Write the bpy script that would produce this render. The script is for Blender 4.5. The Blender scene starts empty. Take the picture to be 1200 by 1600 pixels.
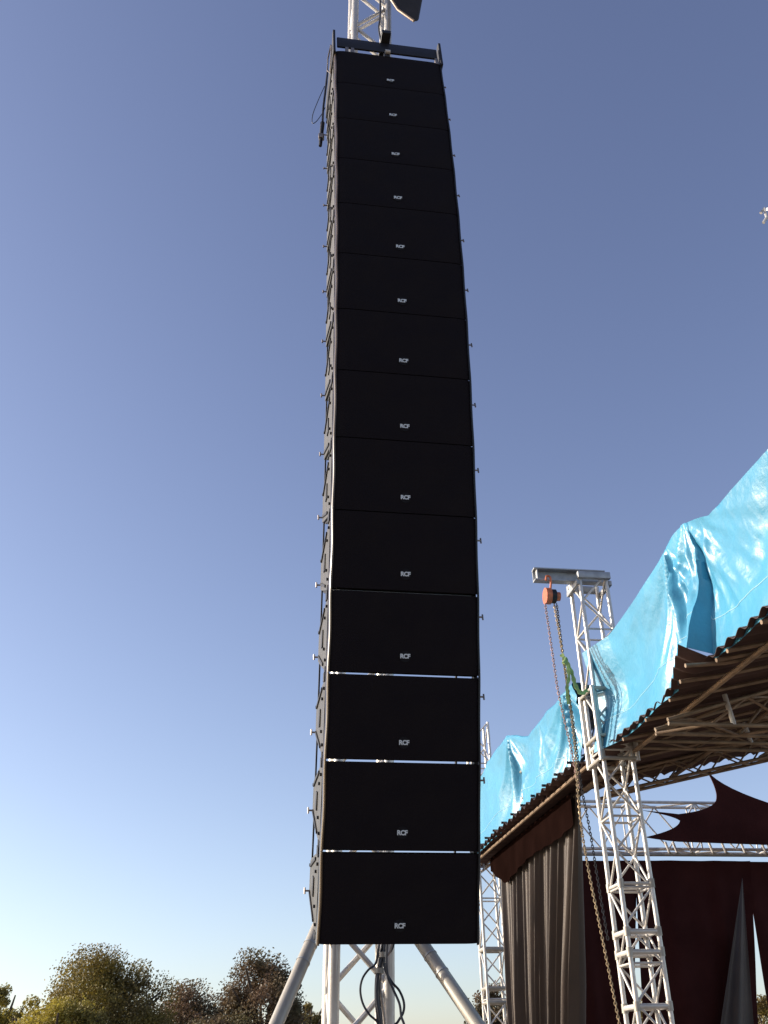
import bpy, bmesh, math, random
from mathutils import Vector, Matrix, noise
R = math.radians
V = Vector
random.seed(7)
sc = bpy.context.scene
C = sc.collection

# ------------------------------------------------------------------ camera
F, PITCH, ROLL, EYE = 1536.8, 0.5219, -0.0252, 1.6
FW = V((0, math.cos(PITCH), math.sin(PITCH)))
UP0 = V((0, -math.sin(PITCH), math.cos(PITCH)))
RT = math.cos(ROLL) * V((1, 0, 0)) + math.sin(ROLL) * UP0
UP = -math.sin(ROLL) * V((1, 0, 0)) + math.cos(ROLL) * UP0
CAM = V((0, 0, EYE))
cd = bpy.data.cameras.new('camera'); co = bpy.data.objects.new('camera', cd); C.objects.link(co)
m = Matrix((RT, UP, -FW)).transposed().to_4x4(); m.translation = CAM
co.matrix_world = m
cd.sensor_fit = 'VERTICAL'; cd.sensor_height = 36; cd.sensor_width = 27
cd.lens = F / 1600 * 36
cd.clip_start = 0.05; cd.clip_end = 20000
sc.camera = co

# ------------------------------------------------------------------ sky, sun, exposure
SUN_EL, SUN_AZ = R(20), R(8)           # azimuth: how far the sun stands in front of exactly left
S = V((-math.cos(SUN_EL) * math.cos(SUN_AZ), math.cos(SUN_EL) * math.sin(SUN_AZ), math.sin(SUN_EL)))
w = bpy.data.worlds.new("World"); sc.world = w; w.use_nodes = True
nt = w.node_tree; bg = nt.nodes['Background']
sky = nt.nodes.new('ShaderNodeTexSky'); sky.sky_type = 'NISHITA'; sky.sun_disc = False
sky.sun_elevation = SUN_EL; sky.sun_rotation = math.atan2(S.x, S.y)
sky.altitude = 300; sky.air_density = 1.0; sky.dust_density = 1.2; sky.ozone_density = 2.6
sat = nt.nodes.new('ShaderNodeHueSaturation'); sat.inputs['Saturation'].default_value = .81
nt.links.new(sky.outputs[0], sat.inputs['Color'])
sep = nt.nodes.new('ShaderNodeSeparateColor'); com = nt.nodes.new('ShaderNodeCombineColor'); nt.links.new(sat.outputs[0], sep.inputs[0])
for k, (pw, ml) in enumerate(((1.20, 1.01), (1.20, .90), (1.10, 1.03))):
    p_ = nt.nodes.new('ShaderNodeMath'); p_.operation = 'POWER'; p_.inputs[1].default_value = pw
    m_ = nt.nodes.new('ShaderNodeMath'); m_.operation = 'MULTIPLY'; m_.inputs[1].default_value = ml
    nt.links.new(sep.outputs[k], p_.inputs[0]); nt.links.new(p_.outputs[0], m_.inputs[0]); nt.links.new(m_.outputs[0], com.inputs[k])
nt.links.new(com.outputs[0], bg.inputs[0])
bg.inputs[1].default_value = 0.10
ld = bpy.data.lights.new('sun', 'SUN'); ld.energy = 4.2; ld.angle = R(0.5); ld.color = (1, .90, .76)
lo = bpy.data.objects.new('sun', ld); C.objects.link(lo)
lo.rotation_euler = (-S).to_track_quat('-Z', 'Y').to_euler(); lo.location = (0, 0, 30)
sc.view_settings.view_transform = 'Standard'; sc.view_settings.look = 'None'
sc.view_settings.gamma = 1; sc.view_settings.exposure = 0.8
sc.render.resolution_x = 768; sc.render.resolution_y = 1024

# ------------------------------------------------------------------ helpers
def ray(px, py):
    return (FW + RT * ((px - 600) / F) + UP * ((800 - py) / F)).normalized()
def at(px, py, Y):
    """point on the sight line of a photograph pixel at distance Y in front of the viewer"""
    d = ray(px, py); return CAM + d * (Y / d.y)

def mat(name, col, rough=.5, metal=0, bump=0, bscale=20, var=0, vscale=5, col2=None, trans=0, spec=.5, stretch=None, sheen=0, detail=4):
    M = bpy.data.materials.new(name); M.use_nodes = True
    n = M.node_tree.nodes; l = M.node_tree.links; b = n['Principled BSDF']
    b.inputs['Base Color'].default_value = (*col, 1); b.inputs['Roughness'].default_value = rough
    b.inputs['Metallic'].default_value = metal; b.inputs['Specular IOR Level'].default_value = spec
    if sheen: b.inputs['Sheen Weight'].default_value = sheen
    tc = n.new('ShaderNodeTexCoord'); src = tc.outputs['Object']
    if stretch:
        mp = n.new('ShaderNodeMapping'); mp.inputs['Scale'].default_value = stretch
        l.new(src, mp.inputs[0]); src = mp.outputs[0]
    if var or col2:
        t = n.new('ShaderNodeTexNoise'); t.inputs['Scale'].default_value = vscale; t.inputs['Detail'].default_value = detail
        l.new(src, t.inputs['Vector'])
        mx = n.new('ShaderNodeMix'); mx.data_type = 'RGBA'
        c2 = col2 or tuple(c * (1 - var) for c in col)
        mx.inputs['A'].default_value = (*col, 1); mx.inputs['B'].default_value = (*c2, 1)
        mr = n.new('ShaderNodeMapRange'); mr.inputs[1].default_value = .35; mr.inputs[2].default_value = .65
        l.new(t.outputs['Fac'], mr.inputs[0]); l.new(mr.outputs[0], mx.inputs['Factor']); l.new(mx.outputs['Result'], b.inputs['Base Color'])
        mr2 = n.new('ShaderNodeMapRange'); mr2.inputs[3].default_value = rough * .8; mr2.inputs[4].default_value = min(1, rough * 1.3)
        l.new(t.outputs['Fac'], mr2.inputs[0]); l.new(mr2.outputs[0], b.inputs['Roughness'])
    if bump:
        t = n.new('ShaderNodeTexNoise'); t.inputs['Scale'].default_value = bscale; t.inputs['Detail'].default_value = 5
        l.new(src, t.inputs['Vector'])
        bp = n.new('ShaderNodeBump'); bp.inputs['Strength'].default_value = bump; bp.inputs['Distance'].default_value = .02
        l.new(t.outputs['Fac'], bp.inputs['Height']); l.new(bp.outputs[0], b.inputs['Normal'])
    if trans:
        tr = n.new('ShaderNodeBsdfTranslucent'); ad = n.new('ShaderNodeMixShader'); ad.inputs[0].default_value = trans
        tr.inputs[0].default_value = (*col, 1)
        l.new(b.outputs[0], ad.inputs[1]); l.new(tr.outputs[0], ad.inputs[2]); l.new(ad.outputs[0], n['Material Output'].inputs[0])
        if var or col2: l.new(mx.outputs['Result'], tr.inputs[0])
    return M

M = {
 'alu': mat('aluminium_tube', (.64, .61, .57), .34, .32, bump=.05, bscale=60, var=.18, vscale=9),
 'alu_dull': mat('weathered_aluminium', (.40, .37, .32), .45, .30, var=.25, vscale=7),
 'brown_alu': mat('grimy_aluminium', (.36, .28, .20), .5, .3, var=.4, vscale=6),
 'galv': mat('galvanised_steel', (.40, .41, .42), .5, .5, var=.2, vscale=14),
 'cab': mat('black_cabinet_paint', (.006, .005, .006), .55, bump=.15, bscale=300, spec=.3),
 'grille': mat('black_grille_foam', (.0090, .0066, .0085), .8, bump=.35, bscale=260, spec=.10, col2=(.0125, .0095, .0105), vscale=7),
 'bezel': mat('sun_tinted_bezel', (.060, .040, .022), .26, var=.2, vscale=20, spec=.6),  # warm brown base stands in for the golden sun glint
 'plate': mat('grey_rigging_plate', (.075, .070, .062), .5, .2, var=.35, vscale=16, bump=.05, bscale=80),
 'blackmetal': mat('black_powder_coated_steel', (.009, .008, .012), .5, .05, var=.3, vscale=12),
 'pin': mat('zinc_pin', (.30, .26, .24), .4, .6, var=.3, vscale=30),
 'disc': mat('badge_grey', (.013, .012, .014), .7, spec=.1),
 'letter': mat('badge_silver_lettering', (.62, .66, .68), .5, spec=.3),
 'tarp': mat('blue_tarpaulin', (.070, .30, .47), .33, bump=.55, bscale=9, var=.18, vscale=2.2, trans=.05, spec=.6),
 'seam': mat('pale_welded_seam', (.30, .52, .62), .4),
 'roofsheet': mat('rusty_brown_sheet', (.085, .045, .038), .75, .05, vscale=3, col2=(.055, .030, .027)),
 'purlin': mat('brown_painted_steel', (.30, .21, .14), .5, .2, var=.4, vscale=9),
 'backcloth': mat('maroon_backdrop_cloth', (.050, .011, .009), .9, bump=.2, bscale=60, var=.3, vscale=2, trans=.06, spec=.15),
 'silk': mat('greyish_satin_curtain', (.058, .038, .028), .42, bump=.1, bscale=30, var=.3, vscale=2, trans=.05, sheen=.3),
 'shaded_cloth': mat('shade_darkened_maroon_cloth', (.009, .0042, .0035), .95, var=.3, vscale=3, trans=.02, spec=.0),  # maroon lowered to near black to stand in for shade under the eave
 'orange': mat('orange_hoist_enamel', (.62, .17, .07), .35, .1, var=.3, vscale=22),
 'chain': mat('rusty_chain', (.50, .37, .22), .5, .5, var=.5, vscale=30),
 'rope': mat('pinkish_hand_chain', (.42, .28, .26), .6, .3, var=.3, vscale=40),
 'sling': mat('green_webbing', (.34, .46, .16), .8, bump=.3, bscale=70, var=.4, vscale=12),
 'cable': mat('black_rubber_cable', (.018, .02, .03), .45, spec=.4),
 'flood': mat('dark_bronze_housing', (.032, .026, .022), .5, .3, var=.3, vscale=10),
 'glass': mat('lamp_glass', (.10, .10, .09), .12, 0, spec=.8),
 'bark': mat('brown_bark', (.09, .065, .045), .9, bump=.6, bscale=12, var=.4, vscale=5),
 'leafA': mat('olive_foliage', (.26, .20, .035), .6, col2=(.12, .085, .03), vscale=.55, trans=.3),
 'leafB': mat('reddish_foliage', (.17, .10, .06), .6, col2=(.11, .095, .04), vscale=.6, trans=.3),
 'leafC': mat('sunlit_yellow_foliage', (.42, .34, .05), .6, col2=(.17, .14, .035), vscale=.7, trans=.35),  # strong yellow puts the low sun's light into the leaf colour
 'soil': mat('dry_ground', (.20, .155, .11), .95, bump=.5, bscale=3, var=.3, vscale=.6),
}

def tag(o, label=None, cat=None, group=None, kind=None):
    if label: o['label'] = label
    if cat: o['category'] = cat
    if group: o['group'] = group
    if kind: o['kind'] = kind
    return o
def thing(name, label, cat, loc=(0, 0, 0), group=None):
    o = bpy.data.objects.new(name, None); C.objects.link(o); o.location = loc
    o.empty_display_size = .2
    return tag(o, label, cat, group)

class MB:
    """collects shapes into one mesh"""
    def __init__(s): s.bm = bmesh.new()
    def box(s, c, size, axes=None, bevel=0):
        ax = axes or (V((1, 0, 0)), V((0, 1, 0)), V((0, 0, 1)))
        c = V(c); vs = []
        for k in range(8):
            p = c.copy()
            for i in range(3): p += ax[i] * size[i] * (.5 if k >> i & 1 else -.5)
            vs.append(s.bm.verts.new(p))
        fs = [s.bm.faces.new([vs[i] for i in f]) for f in ((0,2,3,1),(4,5,7,6),(0,1,5,4),(2,6,7,3),(0,4,6,2),(1,3,7,5))]
        if bevel:
            es = list({e for f in fs for e in f.edges})
            bmesh.ops.bevel(s.bm, geom=es, offset=bevel, segments=2, profile=.5, affect='EDGES')
        return s
    def tube(s, pts, r, n=10, r2=None, closed=False):
        pts = [V(p) for p in pts]; N = len(pts); rings = []; prev = None
        for i, p in enumerate(pts):
            if closed: d = (pts[(i+1) % N] - pts[i-1]).normalized()
            else: d = ((pts[min(i+1, N-1)] - pts[max(i-1, 0)])).normalized()
            a = prev if prev is not None else (V((0, 0, 1)) if abs(d.z) < .9 else V((1, 0, 0)))
            a = (a - d * a.dot(d)).normalized(); prev = a; b = d.cross(a)
            rr = r if r2 is None else r + (r2 - r) * i / max(1, N-1)
            rings.append([s.bm.verts.new(p + (a * math.cos(2*math.pi*k/n) + b * math.sin(2*math.pi*k/n)) * rr) for k in range(n)])
        for i in range(N if closed else N-1):
            A, B = rings[i], rings[(i+1) % N]
            for k in range(n): s.bm.faces.new((A[k], A[(k+1) % n], B[(k+1) % n], B[k]))
        if not closed:
            s.bm.faces.new(rings[0][::-1]); s.bm.faces.new(rings[-1])
        return s
    def prism(s, pts, ext):
        """closed outline pts swept by vector ext"""
        a = [s.bm.verts.new(V(p)) for p in pts]; b = [s.bm.verts.new(V(p) + V(ext)) for p in pts]; n = len(a)
        s.bm.faces.new(a[::-1]); s.bm.faces.new(b)
        for i in range(n): s.bm.faces.new((a[i], a[(i+1) % n], b[(i+1) % n], b[i]))
        return s
    def grid(s, fn, nu, nv, thick=None):
        g = [[s.bm.verts.new(fn(i / nu, j / nv)) for j in range(nv + 1)] for i in range(nu + 1)]
        fs = [s.bm.faces.new((g[i][j], g[i+1][j], g[i+1][j+1], g[i][j+1])) for i in range(nu) for j in range(nv)]
        if thick:
            s.bm.normal_update()
            bmesh.ops.solidify(s.bm, geom=fs, thickness=thick)
        return s
    def build(s, name, m, parent=None, smooth=35, loc=None):
        bmesh.ops.recalc_face_normals(s.bm, faces=s.bm.faces[:])
        off = V(loc) if loc is not None else (parent.location.copy() if parent and parent.parent is None and parent.type == 'EMPTY' else V((0, 0, 0)))
        if parent is not None and parent.type == 'MESH': off = V(parent.get('_o', (0, 0, 0)))
        if off.length: bmesh.ops.translate(s.bm, verts=s.bm.verts[:], vec=-off)
        me = bpy.data.meshes.new(name); s.bm.to_mesh(me); s.bm.free(); me.materials.append(m)
        if smooth:
            for p in me.polygons: p.use_smooth = True
            me.set_sharp_from_angle(angle=R(smooth))
        o = bpy.data.objects.new(name, me); C.objects.link(o)
        if parent: o.parent = parent; OFFS[o] = OFFS.get(parent, off)
        elif loc is not None: o.location = loc; OFFS[o] = off
        return o
OFFS = {}
def sub(mb, name, m, parent, smooth=35):
    """a sub-part of a mesh part: same origin as its part"""
    off = OFFS[parent]; 
    if off.length: bmesh.ops.translate(mb.bm, verts=mb.bm.verts[:], vec=-off)
    bmesh.ops.recalc_face_normals(mb.bm, faces=mb.bm.faces[:])
    me = bpy.data.meshes.new(name); mb.bm.to_mesh(me); mb.bm.free(); me.materials.append(m)
    for p in me.polygons: p.use_smooth = True
    me.set_sharp_from_angle(angle=R(smooth))
    o = bpy.data.objects.new(name, me); C.objects.link(o); o.parent = parent; OFFS[o] = off
    return o

# ------------------------------------------------------------------ ground
gm = MB()
gm.grid(lambda u, v: V(((u-.5) * 6000, (v-.5) * 6000, 0)), 30, 30)
tag(gm.build('ground', M['soil']), kind='structure')

# ------------------------------------------------------------------ truss builder
def lattice_beam(root, P, spacing, pitch, r, rb, m, mb_, rung_every=2, phase=0, keep=96, mid=None):
    """P: list of four corner lines [(start,end)]*4 in order round the section; makes chord parts, brace parts, rung parts"""
    for a, b in P: MB().tube([a, b], r, 12).build('chord', m, root)
    L = (P[0][1] - P[0][0]).length; n = max(1, int(round(L / pitch)))
    pieces = []
    for f in range(4):
        A, B = P[f], P[(f+1) % 4]
        for k in range(n):
            t0, t1 = k / n, (k+1) / n
            flip = (k + f + phase) % 2
            a = A[0].lerp(A[1], t0 if flip else t1); b = B[0].lerp(B[1], t1 if flip else t0)
            pieces.append(('brace', a, b, (t0 + t1) / 2, rb))
            if rung_every and k and k % rung_every == 0:
                pieces.append(('rung', A[0].lerp(A[1], t0), B[0].lerp(B[1], t0), t0, rb))
    for name in ('brace', 'rung'):
        q = [p for p in pieces if p[0] == name]
        if mid and len(q) > 20:
            hid = [p for p in q if mid[0] < p[3] < mid[1]]; q = [p for p in q if not mid[0] < p[3] < mid[1]]
        else: hid = []
        if len(q) > keep: hid += q[keep:]; q = q[:keep]
        for _, a, b, t, rr in q: MB().tube([a, b], rr, 8).build(name, mb_, root)
        if hid:
            h = MB()
            for _, a, b, t, rr in hid: h.tube([a, b], rr, 8)
            h.build(name, mb_, root)['kind'] = 'stuff'

def square(c, u, v, s):
    return [c + (u * i + v * j) * s / 2 for i, j in ((-1, -1), (1, -1), (1, 1), (-1, 1))]

Z = V((0, 0, 1))
def ringpts(sq):
    out = []
    for k in range(4):
        a, b, c = sq[k-1], sq[k], sq[(k+1) % 4]; e = .06
        out += [b.lerp(a, e), b.lerp(a, e*.3).lerp(b.lerp(c, e*.3), .5), b.lerp(c, e)]
    return out
# ------------------------------------------------------------------ loudspeaker column
YAW = .1673
AU = V((math.cos(YAW), math.sin(YAW), 0)); AW = V((-math.sin(YAW), math.cos(YAW), 0))
SP = .3132; CW = .566; CH = .305; CD = .40
def tilt(s): return .3503 - .5335*s - .031*s*s + .0869*s**3
P = V((.0146, 3.7424, EYE + .3989)); joints = [P.copy()]; tilts = []
for i in range(14):
    t = tilt(i/13); tilts.append(t)
    P = P + (-math.sin(t) * AW + math.cos(t) * Z) * SP; joints.append(P.copy())

ORD = ['lowest', 'second lowest', 'third from the bottom', 'fourth from the bottom', 'fifth from the bottom', 'sixth from the bottom', 'seventh from the bottom',
       'seventh from the top', 'sixth from the top', 'fifth from the top', 'fourth from the top', 'third from the top', 'second from the top', 'topmost']

def make_speaker():
    root = thing('line_array_speaker', 'x', 'loudspeaker')
    b = MB(); hw = CW/2 - .003
    # cabinet: side profile of a wedge (tall front, chamfered back), swept across the width
    prof = [(.030, 0), (.030, CH), (.17, CH-.026), (.33, CH-.060), (CD-.02, CH-.080), (CD-.02, .080), (.33, .060), (.17, .026)]
    b.prism([(-hw, y, z) for y, z in prof], (2*hw, 0, 0))
    cab = b.build('cabinet', M['cab'], root)
    g = MB()      # slightly bowed front grille
    def gf(u, v):
        x = (u-.5) * (CW-.001); zz = .001 + v*(CH-.002)
        e = min(1, min(u, 1-u)*14) ; e2 = min(1, min(v, 1-v)*8)
        return V((x, .010 - .008*e**.5 - .002*e2**.5, zz))
    g.grid(gf, 40, 12, thick=.003); gr = g.build('grille', M['grille'], root)
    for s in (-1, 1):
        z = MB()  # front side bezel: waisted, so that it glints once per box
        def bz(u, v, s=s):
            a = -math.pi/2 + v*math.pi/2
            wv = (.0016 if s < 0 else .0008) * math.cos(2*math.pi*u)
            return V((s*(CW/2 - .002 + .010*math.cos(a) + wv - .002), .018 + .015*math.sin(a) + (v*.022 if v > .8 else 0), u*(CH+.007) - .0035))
        z.grid(bz, 16, 8, thick=.002); z.build('side_bezel', M['bezel'] if s < 0 else M['cab'], root)  # left bezel has the sun's warmth in its colour, right stays black
    for s in (-1, 1):
        x = s*(hw + .002)
        q = MB()  # grey rigging side plate standing proud of the cabinet
        pf = [(.058, .012), (.058, CH-.012), (.17, CH-.030), (.325, CH-.070), (CD, CH-.092), (CD, .092), (.325, .070), (.17, .030)]
        q.prism([(x, y, z) for y, z in pf], (s*.007, 0, 0)); pl = q.build('side_plate', M['plate'], root)
        for (ya, za, yb, zb) in ((.16, CH-.045, .36, CH-.105), (.16, .045, .36, .105)):
            r = MB(); d = V((0, yb-ya, zb-za)); L = d.length; d.normalize(); nn = V((0, -d.z, d.y))
            r.box((x + s*.0095, (ya+yb)/2, (za+zb)/2), (.006, L, .011), (V((1, 0, 0)), d, nn))
            sub(r, 'slot', M['blackmetal'], pl)
        r = MB(); r.box((x + s*.009, .215, CH/2), (.007, .040, .068), bevel=.002); sub(r, 'handle_recess', M['blackmetal'], pl)
        for y, z in ((.075, .05), (.075, CH-.05), (.13, .10), (.13, CH-.085), (.36, CH/2 + .05)):
            r = MB(); r.tube([(x + s*.006, y, z), (x + s*.014, y, z)], .006, 8); sub(r, 'bolt', M['blackmetal'], pl)
        r = MB()  # front hinge blocks
        r.box((x + s*.004, .085, CH - .008), (.016, .05, .034)); r.build('hinge_block', M['blackmetal'], root)
        r = MB(); r.box((x + s*.004, .085, .014), (.012, .04, .024)); r.build('hinge_block', M['blackmetal'], root)
        r = MB()  # rear link bar bridging to the box above
        r.box((x + s*.001, CD-.012, CH + .006), (.006, .018, .235)); r.build('link_bar', M['blackmetal'], root)
        for y, z in ((CD-.025, .105),) if s < 0 else ((.10, CH*.80),):
            L = .018 if s < 0 else .036; r = MB()   # T-handled quick-release pin
            r.tube([(x + s*.008, y, z), (x + s*(.008+L), y, z)], .0035, 6)
            r.tube([(x + s*(.008+L), y-.004, z-.011), (x + s*(.008+L), y+.004, z+.011)], .0035, 6)
            r.build('locking_pin', M['pin'], root)
    d = MB(); d.tube([(0, -.002, CH*.205), (0, .012, CH*.205)], .0215, 24); dk = d.build('badge', M['disc'], root)
    tcu = bpy.data.curves.new('t', 'FONT'); tcu.body = 'RCF'; tcu.size = .0225; tcu.align_x = 'CENTER'; tcu.align_y = 'CENTER'
    tcu.extrude = .0008; tcu.offset = .0009; tcu.space_character = .93
    to = bpy.data.objects.new('t', tcu); C.objects.link(to)
    bpy.context.view_layer.update()
    me = bpy.data.meshes.new_from_object(to.evaluated_get(bpy.context.evaluated_depsgraph_get()))
    me.transform(Matrix.Rotation(R(90), 4, 'X')); me.transform(Matrix.Translation((0, -.0035, CH*.205)))
    me.materials.clear(); me.materials.append(M['letter'])
    bpy.data.objects.remove(to)
    le = bpy.data.objects.new('lettering', me); C.objects.link(le); le.parent = dk
    return root
def copy_tree(o, parent=None):
    c = o.copy(); C.objects.link(c); c.parent = parent
    for ch in list(o.children): copy_tree(ch, c)
    return c
proto = make_speaker()
speakers = [proto] + [copy_tree(proto) for _ in range(13)]
for i, o in enumerate(speakers):
    o.location = joints[i] + (-math.sin(tilts[i]) * AW + math.cos(tilts[i]) * Z) * (SP-CH)/2
    o.matrix_world = Matrix.Translation(o.location) @ Matrix.Rotation(YAW, 4, 'Z') @ Matrix.Rotation(tilts[i], 4, 'X') @ Matrix.Diagonal((1, 1, 1.020 if i > 3 else 1, 1))
    o['group'] = 'loudspeakers hung in one tall column'
    o['label'] = f'black loudspeaker cabinet, {ORD[i]} of the tall hanging column' + {0: ', above the mast legs', 13: ', under the rigging bar'}.get(i, '')

# rigging frame on top
T = joints[14]; tt = tilts[13]
A1, A2, A3 = AU, (math.cos(tt)*AW + math.sin(tt)*Z), (-math.sin(tt)*AW + math.cos(tt)*Z)
rig = thing('rigging_frame', 'black steel rigging bar with upright end plates on top of the loudspeaker column', 'rigging frame', T)
def rp(x, y, z): return T + A1*x + A2*y + A3*z
MB().box(rp(0, .010, .098), (CW-.02, .012, .095), (A1, A2, A3), .004).build('crossbar', M['blackmetal'], rig)
MB().box(rp(0, .33, .085), (CW-.02, .05, .06), (A1, A2, A3), .004).build('crossbar', M['blackmetal'], rig)
MB().box(rp(-.01, .16, .165), (.05, .42, .03), (A1, A2, A3), .004).build('spine', M['blackmetal'], rig)
for s in (-1, 1):
    q = MB()
    pts = [(-.01, -.03), (-.01, .19), (.02, .205), (.06, .15), (.34, .13), (.38, .09), (.38, -.03)]
    q.prism([rp(s*CW/2 - (.012 if s < 0 else 0), y, z) for y, z in pts], A1*.012)
    q.build('end_plate', M['blackmetal'], rig)
q = MB(); q.tube([rp(-CW/2-.02, .03, .10), rp(-CW/2-.03, .09, .07), rp(-CW/2-.03, .12, .0), rp(-CW/2-.015, .10, -.06), rp(-CW/2-.02, .05, -.02), rp(-CW/2-.02, .02, .04)], .004, 6, closed=True)
q.build('wire_loop', M['pin'], rig)
for x in (-.22, -.19, .265):
    MB().box(rp(x, .012, .022), (.018, .02, .056), (A1, A2, A3), .003).build('clevis', M['pin'], rig)
MB().box(rp(-.005, .012, .022), (.03, .03, .056), (A1, A2, A3), .003).build('clevis', M['blackmetal'], rig)
MB().tube([rp(-.017, -.010, .026), rp(.010, -.010, .026)], .012, 10).build('shackle', M['alu'], rig)

# ------------------------------------------------------------------ mast behind the column
B0 = at(559, 1540, 4.72); Tp = at(577, 30, 4.40)
d = (Tp - B0) / (Tp.z - B0.z)
base = B0 - d * B0.z; topm = base + d * 9.2
mast = thing('truss_mast', 'tall silver lattice mast standing right behind the loudspeaker column', 'lattice mast', base)
u, v = AU, AW
ms = .235
cb, ct = square(base, u, v, ms), square(topm, u, v, ms)
lattice_beam(mast, list(zip(cb, ct)), ms, .245, .025, .0125, M['alu'], M['alu'], rung_every=0, mid=(.22, .72))
MB().box(base + Z*.015, (.6, .6, .03), (u, v, Z)).build('base_plate', M['galv'], mast)
MB().box(topm + Z*.06, (.34, .34, .12), (u, v, Z), .01).build('head_block', M['alu'], mast)
for s, (pa, pb) in ((-1, ((492, 1460), (433, 1597))), (1, ((662, 1478), (745, 1600)))):
    Ya = 4.55; Yb = 4.35
    a = at(*pa, Ya); b = at(*pb, Yb); dd = (b - a) / (a.z - b.z)
    foot = a + dd * a.z; hi = a - dd * 0.0
    tgt = base + d * (a.z)                       # run up until it meets the mast
    k = (a - V((tgt.x, tgt.y, a.z))).length
    top = a - dd * (.24 if s < 0 else .26)
    q = MB(); q.tube([foot, top], .0285, 20); leg = q.build('outrigger_leg', M['alu_dull'], mast)
    q = MB()
    for tt_ in (.04, .11): 
        c = a + dd * tt_; q.tube([c, c + dd.normalized()*.006], .0305, 20)
    sub(q, 'collar', M['galv'], leg)
    q = MB(); q.tube([foot + Z*.0, foot + Z*.02], .10, 20); sub(q, 'foot_pad', M['galv'], leg)

# cables on the mast
def spline(pts, n=10):
    pts = [V(p) for p in pts]; out = []
    P_ = [pts[0]*2 - pts[1]] + pts + [pts[-1]*2 - pts[-2]]
    for i in range(1, len(P_)-2):
        a, b, c, e = P_[i-1:i+3]
        for k in range(n):
            t = k/n; out.append(.5*((2*b) + (c-a)*t + (2*a-5*b+4*c-e)*t*t + (3*b-a-3*c+e)*t**3))
    out.append(pts[-1]); return out
def cable(name, label, cat, pxs, Y, r, m=None, group=None):
    q = MB(); q.tube(spline([at(x, y, Y + (dy[0] if dy else 0)) for x, y, *dy in pxs]), r, 8)
    o = q.build(name, m or M['cable'], None, loc=at(pxs[0][0], pxs[0][1], Y))
    return tag(o, label, cat, group)
cable('power_cable', 'black cable looping out to the left of the mast below the column', 'cable',
      [(600, 1440), (592, 1478), (587, 1505), (575, 1516), (566, 1530), (563, 1548), (567, 1568), (577, 1585), (590, 1598), (600, 1625), (604, 1700)], 4.50, .0045, group='cables hanging down the mast')
cable('power_cable', 'black cable bowing out widest to the right of the mast', 'cable',
      [(604, 1440), (600, 1490), (602, 1515), (612, 1534), (624, 1548), (631, 1566), (630, 1582), (622, 1596), (612, 1615), (606, 1700)], 4.50, .005, group='cables hanging down the mast')
cable('power_cable', 'black cable with a tighter bow just inside the widest one', 'cable',
      [(607, 1440), (604, 1495), (606, 1525), (614, 1545), (624, 1568), (627, 1588), (632, 1606), (628, 1640), (612, 1700)], 4.47, .005, group='cables hanging down the mast')
bun = thing('cable_bundle', 'thick bundle of dark cables tied down the right hand chord of the mast', 'cables', at(590, 1500, 4.5))
for k, pts in enumerate([[(612,1440),(602,1480),(596,1500),(590,1530),(589,1560),(594,1600),(598,1700)], [(606,1440),(597,1480),(593,1505),(588,1525),(587,1560),(590,1600),(594,1700)],
                         [(600,1440),(598,1485),(591,1515),(592,1540),(593,1570),(597,1600),(600,1700)], [(618,1440),(610,1484),(599,1502),(594,1535),(597,1565),(601,1600),(603,1700)],
                         [(622,1440),(614,1480),(600,1500),(593,1528),(591,1555),(600,1590),(606,1700)]]):
    q = MB(); q.tube(spline([at(x, y, 4.50 + .012*k) for x, y in pts]), (.006, .005, .0045, .005, .004)[k], 8); q.build('cable', M['cable'] if k != 3 else M['pin'], bun)
for y, x in ((1492, 598), (1517, 592)):
    q = MB(); c = at(x, y, 4.51); q.tube([c - Z*.010, c + Z*.010], .021, 12); q.build('cable_tie', M['alu_dull'], bun)
# control cable down the top end of the mast
cable('hoist_cable', 'thin dark cable running down the mast to the rigging bar', 'cable',
      [(594, -60), (594, 20), (592, 45), (597, 70), (602, 84)], 3.95, .006)
# loose lead and connector hanging at the upper left of the column
def arr(px, py): return at(px, py, 3.55)
cl = thing('signal_lead', 'thin loose lead with dark plug hanging beside the upper left of the column', 'cable', arr(500, 200))
q = MB(); q.tube(spline([arr(507, 135), arr(498, 155), arr(489, 178), arr(488, 192), arr(494, 190), arr(503, 178), arr(508, 168)]), .0022, 6); q.build('lead', M['cable'], cl)
q = MB(); q.tube(spline([arr(512, 110), arr(508, 145), arr(505, 170), arr(504, 192)]), .006, 8); q.build('cable', M['cable'], cl)
q = MB(); q.tube([arr(504, 192), arr(502, 212), arr(500.5, 228)], .012, 10, r2=.009); q.build('plug', M['blackmetal'], cl)
MB().box(arr(502, 214), (.03, .03, .03), None, .004).build('coupler', M['pin'], cl)

# floodlight by the mast head
fc = at(640, -18, 4.05)
fl = thing('floodlight', 'dark floodlight pointing down beside the top of the mast', 'lamp', fc)
f0, f1, f2, f3, f4 = at(604, -12, 4.05), at(622, 16, 4.05), at(647, 34, 4.05), at(654, 33, 4.05), at(664, -22, 4.05)
f5 = at(640, -60, 4.05)
q = MB(); q.prism([f0 , f1, f2, f3, f4, f5], V((.01, .14, .26)))
bmesh.ops.bevel(q.bm, geom=q.bm.edges[:], offset=.012, segments=3, profile=.5, affect='EDGES')
q.build('housing', M['flood'], fl)
q = MB(); q.tube([f0 + V((-.002, .0, .004)), f1 + V((0, .0, .006)), f2 + V((0, 0, .008))], .009, 8); q.build('rim', M['purlin'], fl)
q = MB(); q.tube(spline([f5 + V((0, .13, 0)), f5 + V((-.08, .13, .06)), topm - Z*.9 + u*.1]), .012, 8); q.build('bracket', M['galv'], fl)

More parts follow.
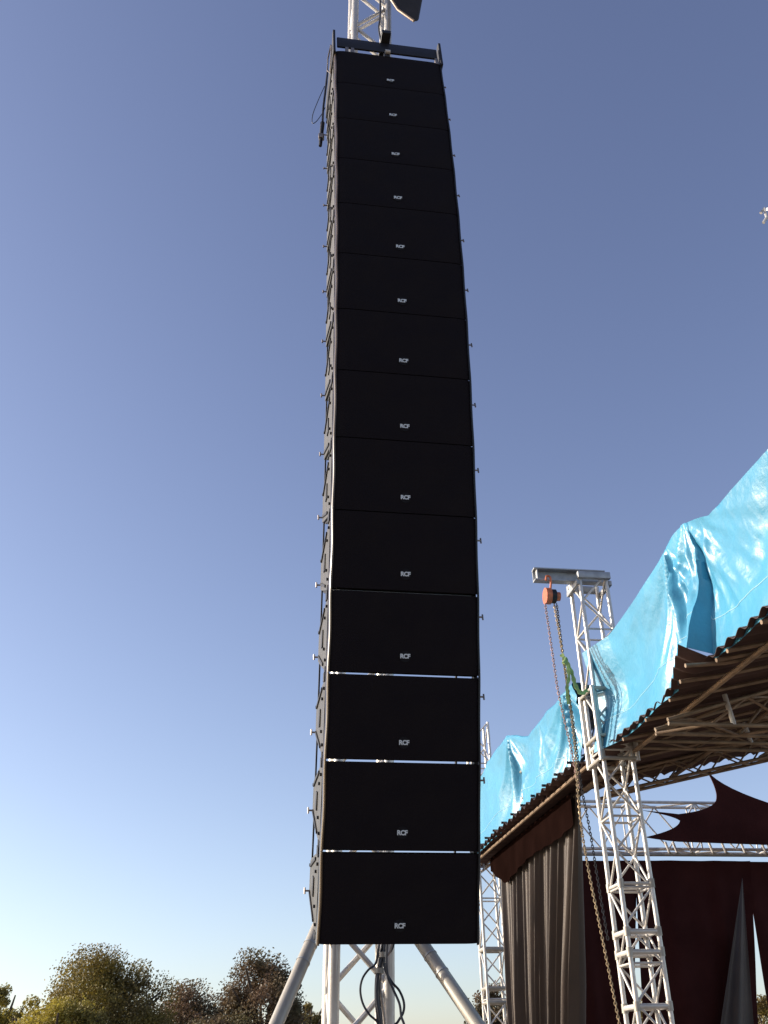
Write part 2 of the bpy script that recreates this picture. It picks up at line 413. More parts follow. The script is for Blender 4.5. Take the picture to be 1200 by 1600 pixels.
# ------------------------------------------------------------------ stage frame of reference
SY = R(9)
U = V((math.cos(SY), math.sin(SY), 0)); W = V((-math.sin(SY), math.cos(SY), 0))
oc = at(1000, 1495, 9.0); O = V((oc.x, oc.y, 0))
def st(a, b, z): return O + U*a + W*b + Z*z
def hit(px, py, a):
    """where a sight line meets the stage's lengthwise plane at offset a: (b, z)"""
    dd = ray(px, py); k = ((O - CAM).dot(U) + a) / dd.dot(U); p = CAM + dd*k
    return (p - O).dot(W), p.z
def hitb(px, py, b):
    dd = ray(px, py); k = ((O - CAM).dot(W) + b) / dd.dot(W); p = CAM + dd*k
    return (p - O).dot(U), p.z

# front tower
TS = .275
ztop = hitb(922, 897, -TS/2)[1]
tw = thing('truss_tower', 'bright silver lattice tower at the stage corner with a beam head and hoist', 'truss tower', O, 'lattice towers holding the stage roof')
lattice_beam(tw, [(a, V((a.x, a.y, ztop))) for a in square(O, U, W, TS)], TS, .29, .0205, .0105, M['alu'], M['alu'], rung_every=2, keep=92)
for (px, py) in ((1010, 1455), (1012, 1487), (1025, 1572), (995, 1380), (960, 1160)):
    zz = hitb(px, py, -TS/2)[1]
    if zz < .1: continue
    q = MB(); sq = square(V((O.x, O.y, zz)), U, W, TS)
    q.tube(ringpts(sq), .021 if py != 1380 else .014, 10, closed=True)
    q.build('section_ring', M['alu'], tw)
    for c4 in sq:
        MB().tube([c4 - Z*.035, c4 + Z*.035], .028, 12).build('coupler', M['alu_dull'], tw)
MB().box(O + Z*.02, (.7, .7, .04), (U, W, Z)).build('base_plate', M['galv'], tw)
# head: channel beam reaching out to the left, short box beam over the tower
al, zl = hitb(832, 893, 0.0)
q = MB(); zc = ztop + .02
for dz in (-.062, .062): q.box(st((al + .17)/2, -.02, zc + dz), (.17 - al, .085, .012), (U, W, Z))
q.box(st((al + .17)/2, .01, zc), (.17 - al, .012, .112), (U, W, Z)); q.build('head_beam', M['galv'], tw)
q = MB(); q.box(st(al + .03, -.02, zc), (.008, .08, .11), (U, W, Z)); q.build('end_stiffener', M['galv'], tw)
for b in (-TS/2 - .03, TS/2 + .03):
    MB().box(st(0, b, ztop - .03), (TS + .06, .05, .07), (U, W, Z), .004).build('head_rail', M['galv'], tw)
for a in (-TS/2 - .03, TS/2 + .03):
    MB().box(st(a, 0, ztop - .10), (.03, TS + .05, .05), (U, W, Z), .004).build('head_rail', M['galv'], tw)
# sleeve block where the roof hangs
zs = hitb(935, 1155, -TS/2)[1]
sl = thing('sleeve_block', 'silver sleeve of short tubes round the stage corner tower at roof height', 'truss block', st(0, 0, zs), None)
for (a, b) in ((-1, -1), (1, -1), (1, 1), (-1, 1)):
    MB().tube([st(a*.172, b*.172, zs - .20), st(a*.172, b*.172, zs + .50)], .022, 12).build('upright', M['alu'], sl)
for z_ in (zs - .18, zs + .03, zs + .48):
    q = MB(); q.tube(ringpts(square(st(0, 0, z_), U, W, .345)), .018, 10, closed=True)
    q.build('hoop', M['alu_dull'], sl)

# rear tower
RB = 5.36
ztr = hitb(757, 1133, RB)[1]
t2 = thing('truss_tower', 'silver lattice tower at the far corner of the stage, half hidden behind the loudspeaker column', 'truss tower', st(-.02, RB, 0), 'lattice towers holding the stage roof')
oc2 = hitb(770, 1495, RB)[0]
c2 = st(oc2, RB, 0); t2.location = c2
lattice_beam(t2, [(a, V((a.x, a.y, ztr))) for a in square(c2, U, W, TS)], TS, .30, .020, .010, M['alu'], M['alu'], rung_every=2, keep=96)
for (px, py) in ((775, 1485), (780, 1545), (780, 1567)):
    zz = hitb(px, py, RB)[1]; q = MB(); sq = square(V((c2.x, c2.y, zz)), U, W, TS)
    q.tube(ringpts(sq), .022, 10, closed=True)
    q.build('section_ring', M['alu_dull'], t2)
MB().box(c2 + Z*.02, (.7, .7, .04), (U, W, Z)).build('base_plate', M['galv'], t2)

# ------------------------------------------------------------------ hoist, chains, sling
hb, hz = 0, 0
def hp(px, py, b=-.10): a, z = hitb(px, py, b); return st(a, b, z)
hc = hp(859, 933)
h = thing('chain_hoist', 'round orange chain hoist hooked under the beam at the tower head', 'chain hoist', hc)
q = MB(); q.tube([hc - U*.055 - W*.02, hc - U*.045 - W*.02, hc + U*.0 - W*.02], .082, 24); q.build('gear_cover', M['orange'], h)
q = MB(); q.tube([hc + U*.005 - W*.02, hc + U*.05 - W*.02], .070, 24); q.build('chain_housing', M['blackmetal'], h)
q = MB(); q.tube([hc + U*.055 - W*.02, hc + U*.095 - W*.02], .045, 20); q.build('hand_wheel', M['orange'], h)
q = MB(); tp = hp(857, 903)
q.tube(spline([hc + Z*.06, hc + Z*.10 + U*.02, tp + U*.02, tp + Z*.02 - U*.015, tp - Z*.03 - U*.03]), .011, 8); q.build('hook', M['orange'], h)
def chain(pts, link, r):
    q = MB(); s = spline(pts, 24); acc = 0; k = 0; last = s[0]
    for i in range(1, len(s)):
        seg = s[i] - s[i-1]; L = seg.length
        if L < 1e-6: continue
        while acc <= L:
            p = s[i-1] + seg * (acc / L); t = seg.normalized()
            a = t.cross(V((.3, .9, .2))).normalized(); b = t.cross(a)
            n = a if k % 2 else b; ring = []
            for j in range(8):
                an = 2*math.pi*j/8; ring.append(p + t*math.cos(an)*link*.68 + n*math.sin(an)*link*.36)
            q.tube(ring, r, 5, closed=True); k += 1; acc += link
        acc -= L
    return q
hpx = lambda L: [hp(x, y, b) for x, y, b in L]
chain(hpx([(866, 945, -.1), (873, 985, -.12), (880, 1030, -.16), (889, 1090, -.2), (898, 1165, -.22), (905, 1260, -.24), (916, 1340, -.24), (940, 1460, -.24), (968, 1600, -.24), (985, 1680, -.24)]), .024, .0050).build('load_chain', M['chain'], h)
chain(hpx([(852, 945, -.12), (858, 985, -.14), (866, 1040, -.16), (873, 1085, -.18), (890, 1160, -.2), (905, 1230, -.2)]), .028, .0042).build('hand_chain', M['rope'], h)
chain(hpx([(870, 945, -.08), (882, 1040, -.12), (896, 1130, -.16), (908, 1225, -.16), (922, 1300, -.16), (934, 1375, -.16), (950, 1470, -.16)]), .026, .0042).build('slack_chain', M['blackmetal'], h)
sg = thing('lifting_sling', 'green webbing sling knotted round the tower chord under the hoist', 'sling', hp(885, 1035, -.16))
q = MB()
def ribbon(pts, wd, th=.006):
    s = spline(pts, 8)
    q = MB(); n = len(s)-1
    def f(u_, v_):
        i = min(int(u_*n + .5), n); t = (s[min(i+1, n)] - s[max(i-1, 0)]).normalized()
        sd = t.cross(V((.1, 1, .3*math.sin(i*.7)))).normalized()
        return s[i] + sd*(v_-.5)*wd*(1+.25*math.sin(i*1.3))
    return q.grid(f, n, 3, thick=th)
ribbon([hp(877, 1022, -.2), hp(884, 1032, -.22), hp(893, 1050, -.22), hp(899, 1070, -.2), hp(908, 1083, -.2), hp(918, 1078, -.2)], .034).build('strap', M['sling'], sg)
ribbon([hp(884, 1028, -.2), hp(889, 1055, -.24), hp(886, 1075, -.24), hp(888, 1100, -.22)], .028).build('strap', M['sling'], sg)
q = MB(); c = hp(883, 1032, -.21); q.tube([c - Z*.03 - U*.02, c, c + Z*.03 + U*.01], .018, 10, r2=.012); q.build('knot', M['sling'], sg)

# ------------------------------------------------------------------ roofs
ze = hit(940, 1172, -.15)[1]                     # eave height
print('eave z', ze, 'far', hit(752, 1340, -.15), 'near', hit(1200, 932, .0), 'ztop', ztop, 'ztr', ztr, 'zs', zs)
bf = -3.9
fe_a, fe_z = None, None
EA = -.12                                          # eave line offset
ze = hit(940, 1172, EA)[1]
be = 1.2
for _ in range(30):                                # roof slope and far edge that agree with the eave height
    a1, z1 = hitb(1000, 1215, be); a2, z2 = hitb(1200, 1170, be)
    SL = (z2 - z1) / (a2 - a1)
    be += ((ze + .01) - (z1 - (a1 - EA) * SL)) * 1.5
def roofz(a): return ze + max(0, a - EA) * SL
bq = hit(1100, 1006, EA)[0]; ap, zp = hitb(1062, 1010, bq); bs = hit(1048, 1066, EA)[0]
def eave(b): return ap + (EA - ap) * (b - bq) / (bs - bq) if bq <= b <= bs else EA
def fareb(a): return be
roof = thing('front_roof', 'dark brown corrugated roof over the stage front, seen from below', 'roof', st(1, -1.5, roofz(1)), None)
bf = -3.9; AR = 3.6
def rsheet(b0, b1f, n_b, name='corrugated_sheet'):
    q = MB()
    def f(u_, v_):
        a_in = EA + (AR - EA)*v_; b1 = b1f(a_in); b = b0 + (b1-b0)*u_
        a = eave(b) + (AR - eave(b))*v_ if v_ < .9 else a_in
        z = roofz(a) if a > EA else ze + (zp - ze)*min(1, (EA - a)/(EA - ap))*(bq - .001 <= b <= bs)
        sh_ = math.sin(math.floor(b/.78)*12.9)*43.7; sh_ -= math.floor(sh_)     # each sheet laid a little out of line
        a += (.02*noise.noise(V((b*2.3, 0, 3))) + (sh_ - .5)*.06)*(v_ < .02); z += (sh_ - .5)*.014*max(0, 1 - v_*3)
        if u_ > .995: b += .03*math.sin(2*math.pi*a/.16)
        return st(a, b, z + .020*math.sin(2*math.pi*b/.17))
    q.grid(f, n_b, 60, thick=.003); return q.build(name, M['roofsheet'], roof, smooth=60)
rsheet(bf, lambda a: bq - .003, 100)
rsheet(bq, fareb, 330)
# purlins running up the slope, rails along the stage
for k, b in enumerate((bf + .3, bf + .8, bf + 1.3, bq - .09, bq + .02, bq + .34, bs + .12, bs + .62, bs + 1.15, .35)):
    a0 = eave(b) + .02; dz = -.06 + (zp - ze if b in (bq + .02,) else 0)
    MB().tube([st(a0, b, roofz(a0) - .05), st(a0 + .30, b, roofz(a0 + .30) - .05), st(AR, b, roofz(AR) - .05)], .016, 8).build('purlin', M['purlin'], roof)
for a_ in (.16, 1.3, 2.4):
    MB().tube([st(a_, bf + .1, roofz(a_) - .09), st(a_, fareb(a_) - .15, roofz(a_) - .09)], .022, 8).build('rail', M['purlin'], roof)
# sloping lattice under the far edge
rt = thing('roof_truss', 'brown lattice rafter sloping up under the far edge of the stage roof', 'truss beam', st(.3, .9, roofz(.3) - .2))
def fourline(p, q_, s1, s2, hgt, dep): return [(p + s1*i*dep/2 + s2*j*hgt/2, q_ + s1*i*dep/2 + s2*j*hgt/2) for i, j in ((-1, -1), (1, -1), (1, 1), (-1, 1))]
e0_, e1_ = st(.25, fareb(.35) - .75, roofz(.25) - .13), st(3.2, fareb(3.2) - .75, roofz(3.2) - .13)
sd = (e1_ - e0_).normalized(); sw = sd.cross(Z).normalized(); sn = sw.cross(sd).normalized()
lattice_beam(rt, fourline(e0_, e1_, sw, sn, .18, .22), .2, .26, .017, .009, M['purlin'], M['purlin'], rung_every=0)
def roof_beam(label, b, py0, py1, dep, mA=M['brown_alu'], mB=M['purlin']):
    zb = hitb(1150, py0, b)[1]; zt = hitb(1150, py1, b)[1]
    aL = EA + .05; aM = EA + (zt + .07 - ze)/SL
    r_ = thing('truss_beam', label, 'truss beam', st(aL, b, zb), 'lattice beams under the front roof')
    print('rb', zb, zt, aM)
    def lines(a0, a1, t0, t1):
        L = []
        for i, j in ((-1, 0), (1, 0), (1, 1), (-1, 1)):
            L.append((st(a0, b + i*dep/2, (t0 if j else zb)), st(a1, b + i*dep/2, (t1 if j else zb))))
        return L
    if aM > aL + .3: lattice_beam(r_, lines(aL, aM, zb + .03, zt), .3, .40, .017, .012, mA, mB, rung_every=0)
    lattice_beam(r_, lines(max(aM, aL), 4.6, zt, zt), .3, .46, .017, .012, mA, mB, rung_every=0)
    for a in (.45, 1.25, 2.05):
        for b_ in (b - dep/2,):
            if roofz(a) > zb + .15: MB().tube([st(a, b_, min(zt, roofz(a) - .06)), st(a + .03, b_, zb)], .021, 10).build('post', M['alu'], r_)
roof_beam('deep level lattice beam carrying the front roof, nearest in view', -1.30, 1141, 1060, .26)
roof_beam('low level lattice beam under the front roof, starting at the corner tower', -.10, 1166, 1120, .22)
# side strip of roofing along the left eave
def sheet(a0, a1_, b0, b1, name, par, z_of, na=40):
    q = MB(); nb = int(abs(b1-b0)/.02)
    def f(u_, v_):
        b = b0 + (b1-b0)*u_; a = a0 + (a1_-a0)*v_ + .03*noise.noise(V((b*1.3, 0, 3)))*(v_ < .05)
        return st(a, b, z_of(a, b) + .024*math.sin(2*math.pi*b/.20))
    q.grid(f, nb, na, thick=.003); return q.build(name, M['roofsheet'], par, smooth=60)
sr = thing('side_roof', 'narrow strip of dark corrugated roofing along the left side of the stage', 'roof', st(0, 2.8, ze))
sheet(-.24, .16, .35, RB + .35, 'corrugated_sheet', sr, lambda a, b: ze + .02 + .03*a, na=6)
for a_ in (-.13, .12): MB().tube([st(a_, .3, ze - .04), st(a_, RB + .4, ze - .04)], .018, 8).build('purlin', M['purlin'], sr)
for k in range(12):
    b = .55 + k*.43; MB().tube([st(-.25, b, ze + .055), st(.15, b, ze + .055)], .014, 8).build('rafter', M['blackmetal'], sr)
# pipe sticking out
tag(MB().tube([st(-.30, 4.45, ze + .05), st(.1, 4.45, ze + .05)], .03, 10).build('scaffold_pipe', M['blackmetal'], loc=st(-.3, 4.45, ze + .05)), 'short dark pipe end sticking out under the lower tarpaulin', 'pipe')
# side beam between the towers, behind the tarpaulin
sb_ = thing('truss_beam', 'lattice beam behind the lower tarpaulin between the two stage towers', 'truss beam', st(.05, 2.7, ze + .4))
lattice_beam(sb_, fourline(st(.02, .25, ze + .42), st(oc2, RB - .2, ze + .42), U, Z, .3, .22), .3, .34, .018, .009, M['alu_dull'], M['alu_dull'], rung_every=0)

# ------------------------------------------------------------------ tarpaulins
def interp(tab, x):
    if x <= tab[0][0]: return tab[0][1]
    for (x0, y0), (x1, y1) in zip(tab, tab[1:]):
        if x <= x1: return y0 + (y1-y0)*(x-x0)/(x1-x0)
    return tab[-1][1]
def tarp(name, label, top_px, bot, aoff, peaks, b0, b1, nu, nv, notch=False, seed=0, crumple=1, group='blue tarpaulins over the stage roof'):
    top = sorted(hit(x, y, aoff) for x, y in top_px); bot = sorted(bot)
    root = thing(name, label, 'tarpaulin', st(aoff, (b0+b1)/2, ze + .5), group)
    q = MB(); us = [b0 + (b1-b0)*i/nu for i in range(nu+1)]
    if notch: us = sorted(us + [bq - .004, bq + .004, bq - .03, bq + .03]); nu += 4
    def f(u_, v_):
        b = us[int(round(u_*nu))]
        zt, zb = interp(top, b), interp(bot, b)
        if v_ <= .8:
            v2 = v_/.8; z = zb + (zt-zb)*v2; over = 0
        else:
            over = (v_-.8)/.2; z = zt - .10*over*over - .02*over; v2 = 1
        d_ = 0
        for (pb, amp, kf, wd) in peaks:
            pz = interp(top, pb) + .03; th = math.atan2(b - pb, max(.02, pz - z)); rr = math.hypot(b-pb, pz-z)
            env = math.exp(-(th/wd)**2) * min(1, rr/.3) * (.25 + .75*min(1, v2*2.2))
            d_ += amp*env*((1 - 1.7*abs(math.sin(kf*.5*th + seed))) - .3*abs(math.sin(1.9*kf*th)))
        n1 = noise.noise(V((b*.9, z*1.4, seed))) * .07 + abs(noise.noise(V((b*1.6 + z*1.2, z*.7 - b*.6, seed+5)))) * .07
        cr = max(0, noise.noise(V((b*.8, z*1.1, seed+20))) + .15)
        n1 += (abs(noise.noise(V((b*7 - z*3, z*1.6 + b*1.2, seed+9)))) * .030 + abs(noise.noise(V((b*3 + z*7, z*2 - b*6, seed+2)))) * .016)*cr*crumple*.6
        a = aoff - d_ + n1*(.25 + .75*math.sin(math.pi*min(1, v2 + .12))) + .05*math.sin(math.pi*v2)
        if notch:
            ea = eave(b) if b > bq else EA
            if bs < b: ea = EA
            a += (ea - EA)*(1-v2)**.9
        if notch: a -= .11*max(0, 1 - (b1 - b)/.45)*(1 if over == 0 else 1-over)
        if over: a += over*.55; z += .02*noise.noise(V((b*3, over*3, seed)))
        return st(a, b, z)
    q.grid(f, nu, nv, thick=.003)
    q.build('sheet', M['tarp'], root, smooth=80)
    seam = MB(); seam.tube([f(i/nu, .22) - U*.004 for i in range(0, nu+1, 2)], .0035, 5); seam.build('seam', M['seam'], root)
    return root
AT = EA + .05
top_far = [(745, 1222), (762, 1190), (776, 1166), (789, 1151), (800, 1148), (824, 1151), (850, 1116), (882, 1078), (900, 1056)]
bL = hit(747, 1342, -.2)[0]; bRr = hit(901, 1150, -.2)[0]
tarp('tarpaulin', 'crumpled bright blue tarpaulin over the far side of the stage, left of the corner tower', top_far, [(0, ze + .02), (3, ze + .02), (6, ze - .06)], -.2,
     [(hit(792, 1150, -.2)[0], .09, 9, .7), (hit(884, 1078, -.2)[0] + .1, .09, 12, .8), (hit(840, 1125, -.2)[0], .02, 8, .7)], bRr, bL, 260, 46, seed=2)
top_n = [(912, 1042), (918, 1030), (960, 982), (1000, 926), (1030, 877), (1048, 843), (1066, 819), (1085, 812), (1109, 806), (1130, 782), (1165, 740), (1200, 700), (1260, 625), (1400, 430)]
bot_n = [(bf, ze - .01), (bq - .03, ze - .01), (bq - .01, ze + (zp-ze)*.0), (bq + .004, zp - .005), (bs, ze - .01), (.4, ze - .02)]
tarp('tarpaulin', 'crumpled bright blue tarpaulin over the near side of the stage, right of the corner tower', top_n, bot_n, AT,
     [(hit(1066, 820, AT)[0], .035, 10, 1.1), (hit(1040, 862, AT)[0], .07, 13, .55), (hit(1190, 730, AT)[0] - .1, .03, 6, .8), (hit(1092, 815, AT)[0], .02, 7, .9)], -3.7, -.03, 340, 50, notch=True, seed=6)

# ------------------------------------------------------------------ curtains and backdrop
q = MB()
ca = .10
ctop = [hit(780, 1345, ca), hit(908, 1240, ca)]
cbl = [hit(797, 1600, ca), hit(903, 1600, ca)]
def cur(u_, v_):
    # u across, v up
    zt = ze - .02; zb_ = .35
    z = zb_ + (zt-zb_)*v_
    zr = (z - cbl[0][1]) / (ctop[0][1] - cbl[0][1])
    bl = cbl[0][0] + (ctop[0][0]-cbl[0][0])*zr
    zr2 = (z - cbl[1][1]) / (ctop[1][1] - cbl[1][1])
    br = cbl[1][0] + (ctop[1][0]-cbl[1][0])*zr2
    b = bl + (br-bl)*u_
    ph = u_*2*math.pi*13 + 2.2*noise.noise(V((u_*5, v_*.6, 1))) * 2
    amp = .06 + .08*abs(noise.noise(V((u_*6, v_*.5, 4)))) 
    amp *= .35 + .65*min(1, (1-v_)*2.2)
    return st(ca + amp*math.sin(ph) + .02*math.sin(2.3*ph + 1), b + .02*math.cos(ph), z)
q.grid(cur, 420, 30, thick=.002)
o = q.build('side_curtain', M['silk'], None, loc=st(ca, 3, .35), smooth=80)
tag(o, 'tall greyish brown pleated curtain closing the left side of the stage', 'curtain')
q = MB()
def val(u_, v_):  # maroon valance; the eave's shade is put into its dark colour
    b = ctop[0][0] + .1 + (ctop[1][0] + .05 - ctop[0][0] - .1)*u_
    hgt = .16 + .26*min(1, u_*5) - .12*u_ + .03*math.sin(u_*9)
    z = ze - .05 - hgt*(1-v_)
    return st(ca - .10 + .012*math.sin(u_*60)*(1-v_), b, z)
q.grid(val, 160, 8, thick=.003)
tag(q.build('valance', M['shaded_cloth'], None, loc=st(0, 3, ze), smooth=80), 'maroon cloth strip along the top of the side curtain, coloured dark for the eave shade', 'valance')
# backdrop: two cloths with a slit between them
bd = 5.15
ztb = hitb(1000, 1345, bd)[1]; print('backdrop top', ztb)
def cloth(name, label, left, right, m=M['backcloth'], nu=160, folds=.03, kf=9, b_=bd, zb_=.35, seed=0, group='backdrop cloths'):
    """left/right: (px,py) pairs giving the cloth's two side edges, upper then lower"""
    q = MB()
    L = [hitb(*p, b_) for p in left]; Rr = [hitb(*p, b_) for p in right]
    zt = ztb
    def ed(E, z): return E[0][0] + (E[1][0]-E[0][0])*(z-E[0][1])/(E[1][1]-E[0][1])
    def f(u_, v_):
        z = zb_ + (zt-zb_)*v_; a0, a1_ = ed(L, z), ed(Rr, z); a = a0 + (a1_-a0)*u_
        ph = a*kf + 2.5*noise.noise(V((a*1.2, z*.4, seed)))
        return st(a, b_ + folds*(.4 + .6*(1-v_))*(math.sin(ph) + .4*math.sin(2.1*ph)), z)
    q.grid(f, nu, 24, thick=.003)
    return tag(q.build(name, m, None, loc=st(L[0][0], b_, zb_), smooth=80), label, 'backdrop', group)
cloth('backdrop', 'dark maroon backdrop cloth between the side curtain and the corner tower', [(880, 1345), (870, 1600)], [(996, 1345), (990, 1600)])
cloth('backdrop', 'dark maroon backdrop cloth right behind the corner tower, left of the second slit', [(992, 1345), (1005, 1600)], [(1172, 1345), (1186, 1600)], b_=bd - .03, seed=3)
cloth('backdrop', 'dark maroon backdrop cloth at the right edge, beyond the narrow slit of daylight', [(1162, 1345), (1206, 1600)], [(1500, 1345), (1500, 1600)], b_=bd + .03, seed=5)
# pale folds added for the sunlit triangle on the backdrop
q = MB(); dr = [hitb(1160, 1372, bd - .2), hitb(1120, 1640, bd - .2), hitb(1182, 1640, bd - .2)]
def drp(u_, v_):
    t = 1-v_; zz = dr[0][1] + (dr[1][1]-dr[0][1])*t
    a = dr[0][0] + ((dr[1][0] + (dr[2][0]-dr[1][0])*u_) - dr[0][0])*t
    return st(a, bd - .2 + .05*t*math.sin(u_*9), zz)
q.grid(drp, 30, 20, thick=.002)
tag(q.build('sunlit_fold', M['silk'], None, loc=st(dr[0][0], bd-.2, 1), smooth=80), 'pale brown pointed cloth standing in for sunlight on the backdrop', 'sunlit_fold')

# back lattice beam
zu = hitb(1100, 1258, bd + .1)[1]; zd = hitb(1100, 1330, bd + .1)[1]
bb_ = thing('truss_beam', 'silver lattice beam across the back of the stage above the backdrop', 'truss beam', st(0, bd + .1, zd))
lattice_beam(bb_, fourline(st(.2, bd + .12, (zu+zd)/2), st(7.2, bd + .12, (zu+zd)/2), W, Z, zu - zd, .30), .5, .50, .022, .012, M['alu'], M['alu'], rung_every=2)
zr_ = hitb(1100, 1336, bd - .1)[1]
hb_ = thing('hanging_rail', 'horizontal silver rail with short bright hooks carrying the backdrop', 'rail', st(0, bd - .1, zr_))
MB().tube([st(.2, bd - .1, zr_), st(7, bd - .1, zr_)], .022, 10).build('rail', M['alu_dull'], hb_)
for px in (1040, 1052, 1075, 1108, 1128, 1158, 1190):
    a, z = hitb(px, 1320, bd - .12)
    MB().tube([st(a, bd - .12, z + .04), st(a + .03, bd - .13, z - .10), st(a + .12, bd - .1, z - .13)], .018, 8).build('hook', M['alu'], hb_)

# spiky dark cloth cut-out hanging in front
sp_b = bd - .5
def arc(a, b, c, n=8):
    out = []
    for k in range(n):
        t = k/n; out.append(((1-t)**2*a[0] + 2*t*(1-t)*b[0] + t*t*c[0], (1-t)**2*a[1] + 2*t*(1-t)*b[1] + t*t*c[1]))
    return out
o1 = arc((1104, 1203), (1124, 1237), (1119, 1251)) + arc((1119, 1251), (1112, 1266), (1060, 1272)) + arc((1060, 1272), (1045, 1270), (1004, 1266)) \
   + arc((1004, 1266), (1052, 1274), (1063, 1282)) + arc((1063, 1282), (1062, 1296), (1008, 1308)) + arc((1008, 1308), (1030, 1312), (1060, 1315)) \
   + [(1060, 1315), (1200, 1320), (1330, 1322), (1330, 1300)] + arc((1330, 1300), (1260, 1272), (1225, 1262)) + arc((1225, 1262), (1125, 1232), (1104, 1203))
pts = []
for x, y in o1:
    a, z = hitb(x, y, sp_b); pts.append(st(a, sp_b, z))
pts = [p for i, p in enumerate(pts) if (p - pts[i-1]).length > 1e-4]
from mathutils.geometry import tessellate_polygon
flat2 = [V(((p - O).dot(U), p.z, 0)) for p in pts]
q = MB(); fa = [q.bm.verts.new(p) for p in pts]; ba = [q.bm.verts.new(p + W*.015) for p in pts]
for t3 in tessellate_polygon([flat2]):
    q.bm.faces.new([fa[i] for i in t3]); q.bm.faces.new([ba[i] for i in t3][::-1])
for i in range(len(pts)): j = (i+1) % len(pts); q.bm.faces.new((fa[i], fa[j], ba[j], ba[i]))
tag(q.build('spiked_cloth', M['backcloth'], None, loc=st(2, sp_b, zu), smooth=0), 'dark maroon cloth cut in curved spikes hanging over the back beam', 'decoration')

# mast top entering at the right edge
g1, g2 = at(1193, 330, 6.0), at(1200, 350, 6.0)
ex = thing('truss_beam', 'end of a bright silver lattice arm reaching in at the right edge of the sky', 'truss beam', at(1196, 335, 6.0))
e0 = at(1203, 326, 6.0); ed_ = (U*.98 + W*.1 + Z*.12).normalized()
eu = ed_.cross(W).normalized()*-1
lattice_beam(ex, fourline(e0 + ed_*.02, e0 + ed_*1.9, W, Z, .12, .12), .12, .14, .012, .007, M['alu'], M['alu'], rung_every=0)
q = MB(); q.tube([at(1189, 333, 6.0), at(1194, 325, 6.0), at(1198, 340, 6.0), at(1193, 348, 6.0)], .013, 8); q.build('hook', M['alu'], ex)

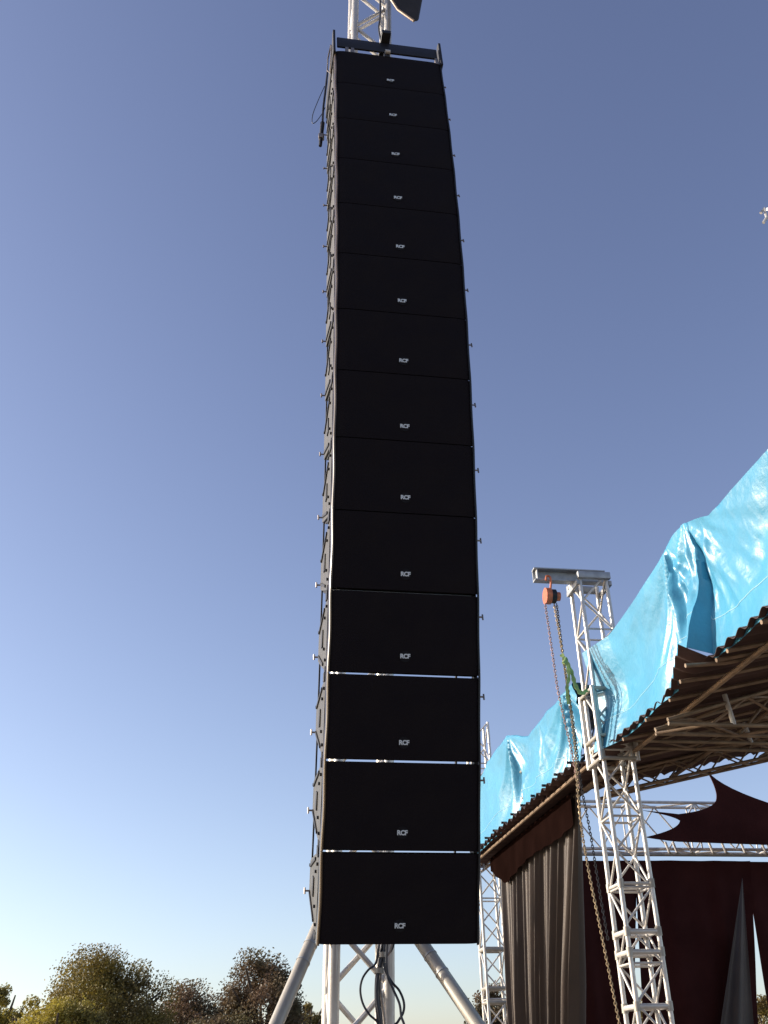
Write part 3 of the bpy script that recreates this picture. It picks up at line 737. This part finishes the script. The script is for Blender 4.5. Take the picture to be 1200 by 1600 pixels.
# ------------------------------------------------------------------ trees
def tree(label, px, pytop, Y, wpx, leaf, name='broadleaf_tree', n=9000, seed=0, ls=.17, lumps=60, cat='tree', low=1.2, group='trees behind the field'):
    rnd = random.Random(seed)
    top = at(px, pytop, Y); base = V((top.x, Y, 0)); H = top.z
    Rw = wpx / F * Y * .98 / 2
    root = thing(name, label, cat, base, group)
    t = MB(); fork = base + Z*H*.32
    t.tube([base, base + Z*H*.15 + V((.1, 0, 0)), fork], .30, 10, r2=.2)
    limbs = []
    for k in range(9):
        a = k*2.4 + rnd.random(); e = V((math.cos(a)*Rw*.6, math.sin(a)*Rw*.6, H*(.55 + .35*rnd.random())))
        t.tube(spline([fork, base + V((e.x*.4, e.y*.4, H*.32 + (e.z-H*.32)*.6)), base + e], 5), .13, 6, r2=.03)
    t.build('trunk', M['bark'], root)
    c = MB(); bm = c.bm
    cents = []
    for k in range(lumps):
        # clumps over an uneven dome
        a = rnd.random()*2*math.pi; cz = rnd.random(); rr = math.sqrt(max(0, 1-cz*cz))
        sh = .72 + .33*noise.noise(V((math.cos(a)*1.6 + seed, math.sin(a)*1.6, cz*2)))*1.6
        k2 = .55 + .45*rnd.random()**.5
        x, y = math.cos(a)*Rw*rr*sh*k2, math.sin(a)*Rw*rr*sh*k2
        z = low + (H - low - .3)*(cz*.95*k2 + .05) * (.92 + .1*sh)
        cents.append((V((x, y, z)), Rw*(.13 + .14*rnd.random())))
    per = n // lumps
    for cc, cr in cents:
        for k in range(per):
            dd = V((rnd.gauss(0, 1), rnd.gauss(0, 1), rnd.gauss(0, .8))).normalized() * cr * (rnd.random()**.45) * (1 + .5*(rnd.random() > .985))
            p = base + cc + dd
            if p.z > H: p.z = H - rnd.random()*.3
            s = ls*(.6 + .8*rnd.random()); n3 = V((rnd.gauss(0, 1), rnd.gauss(0, 1), rnd.gauss(0, 1))).normalized()
            a3 = n3.orthogonal().normalized(); b3 = n3.cross(a3)
            vs = [bm.verts.new(p + a3*s*.5), bm.verts.new(p + b3*s*.3), bm.verts.new(p - a3*s*.5), bm.verts.new(p - b3*s*.3)]
            bm.faces.new(vs)
    # do not recalc normals on loose leaves: build by hand
    bmesh.ops.translate(bm, verts=bm.verts[:], vec=-root.location)
    me = bpy.data.meshes.new('crown'); bm.to_mesh(me); bm.free(); me.materials.append(leaf)
    o = bpy.data.objects.new('crown', me); C.objects.link(o); o.parent = root
    return root
tree('large round olive brown tree on the left', 172, 1478, 42, 262, M['leafA'], n=95000, seed=3, lumps=210, ls=.09)
tree('pale yellow green tree cut by the left edge of the picture', 12, 1528, 46, 100, M['leafC'], n=16000, seed=5, ls=.10, lumps=60)
tree('low bushy tree filling the dip between the large olive tree and the reddish tree', 302, 1530, 47, 215, M['leafB'], n=36000, seed=8, ls=.105, lumps=90)
tree('reddish brown tree with a ragged top left of the mast leg', 412, 1481, 40, 190, M['leafB'], n=52000, seed=12, lumps=160, ls=.09)
tree('low tree coloured sunlit yellow in front of the large olive tree', 95, 1548, 38, 190, M['leafC'], n=26000, seed=21, lumps=90, ls=.095)
tree('low yellowish bush between the left edge and the large olive tree', 52, 1550, 41, 110, M['leafC'], n=18000, seed=51, lumps=70, ls=.10)
tree('low brownish bush in front of the reddish trees', 352, 1562, 39, 150, M['leafB'], n=18000, seed=57, lumps=70, ls=.095)
tree('low dark tree between the reddish tree and the mast', 478, 1556, 50, 100, M['leafA'], n=14000, seed=17, lumps=60, ls=.11)
tree('reddish tree behind the far stage tower', 762, 1530, 44, 105, M['leafB'], n=16000, seed=31, lumps=60, ls=.11)
tree('green tree glimpsed through the slit behind the corner tower', 1000, 1548, 48, 120, M['leafA'], n=10000, seed=37, lumps=50, ls=.12)
tree('low tree beyond the backdrop at the right', 1190, 1540, 50, 120, M['leafA'], n=9000, seed=41, lumps=45, ls=.12)
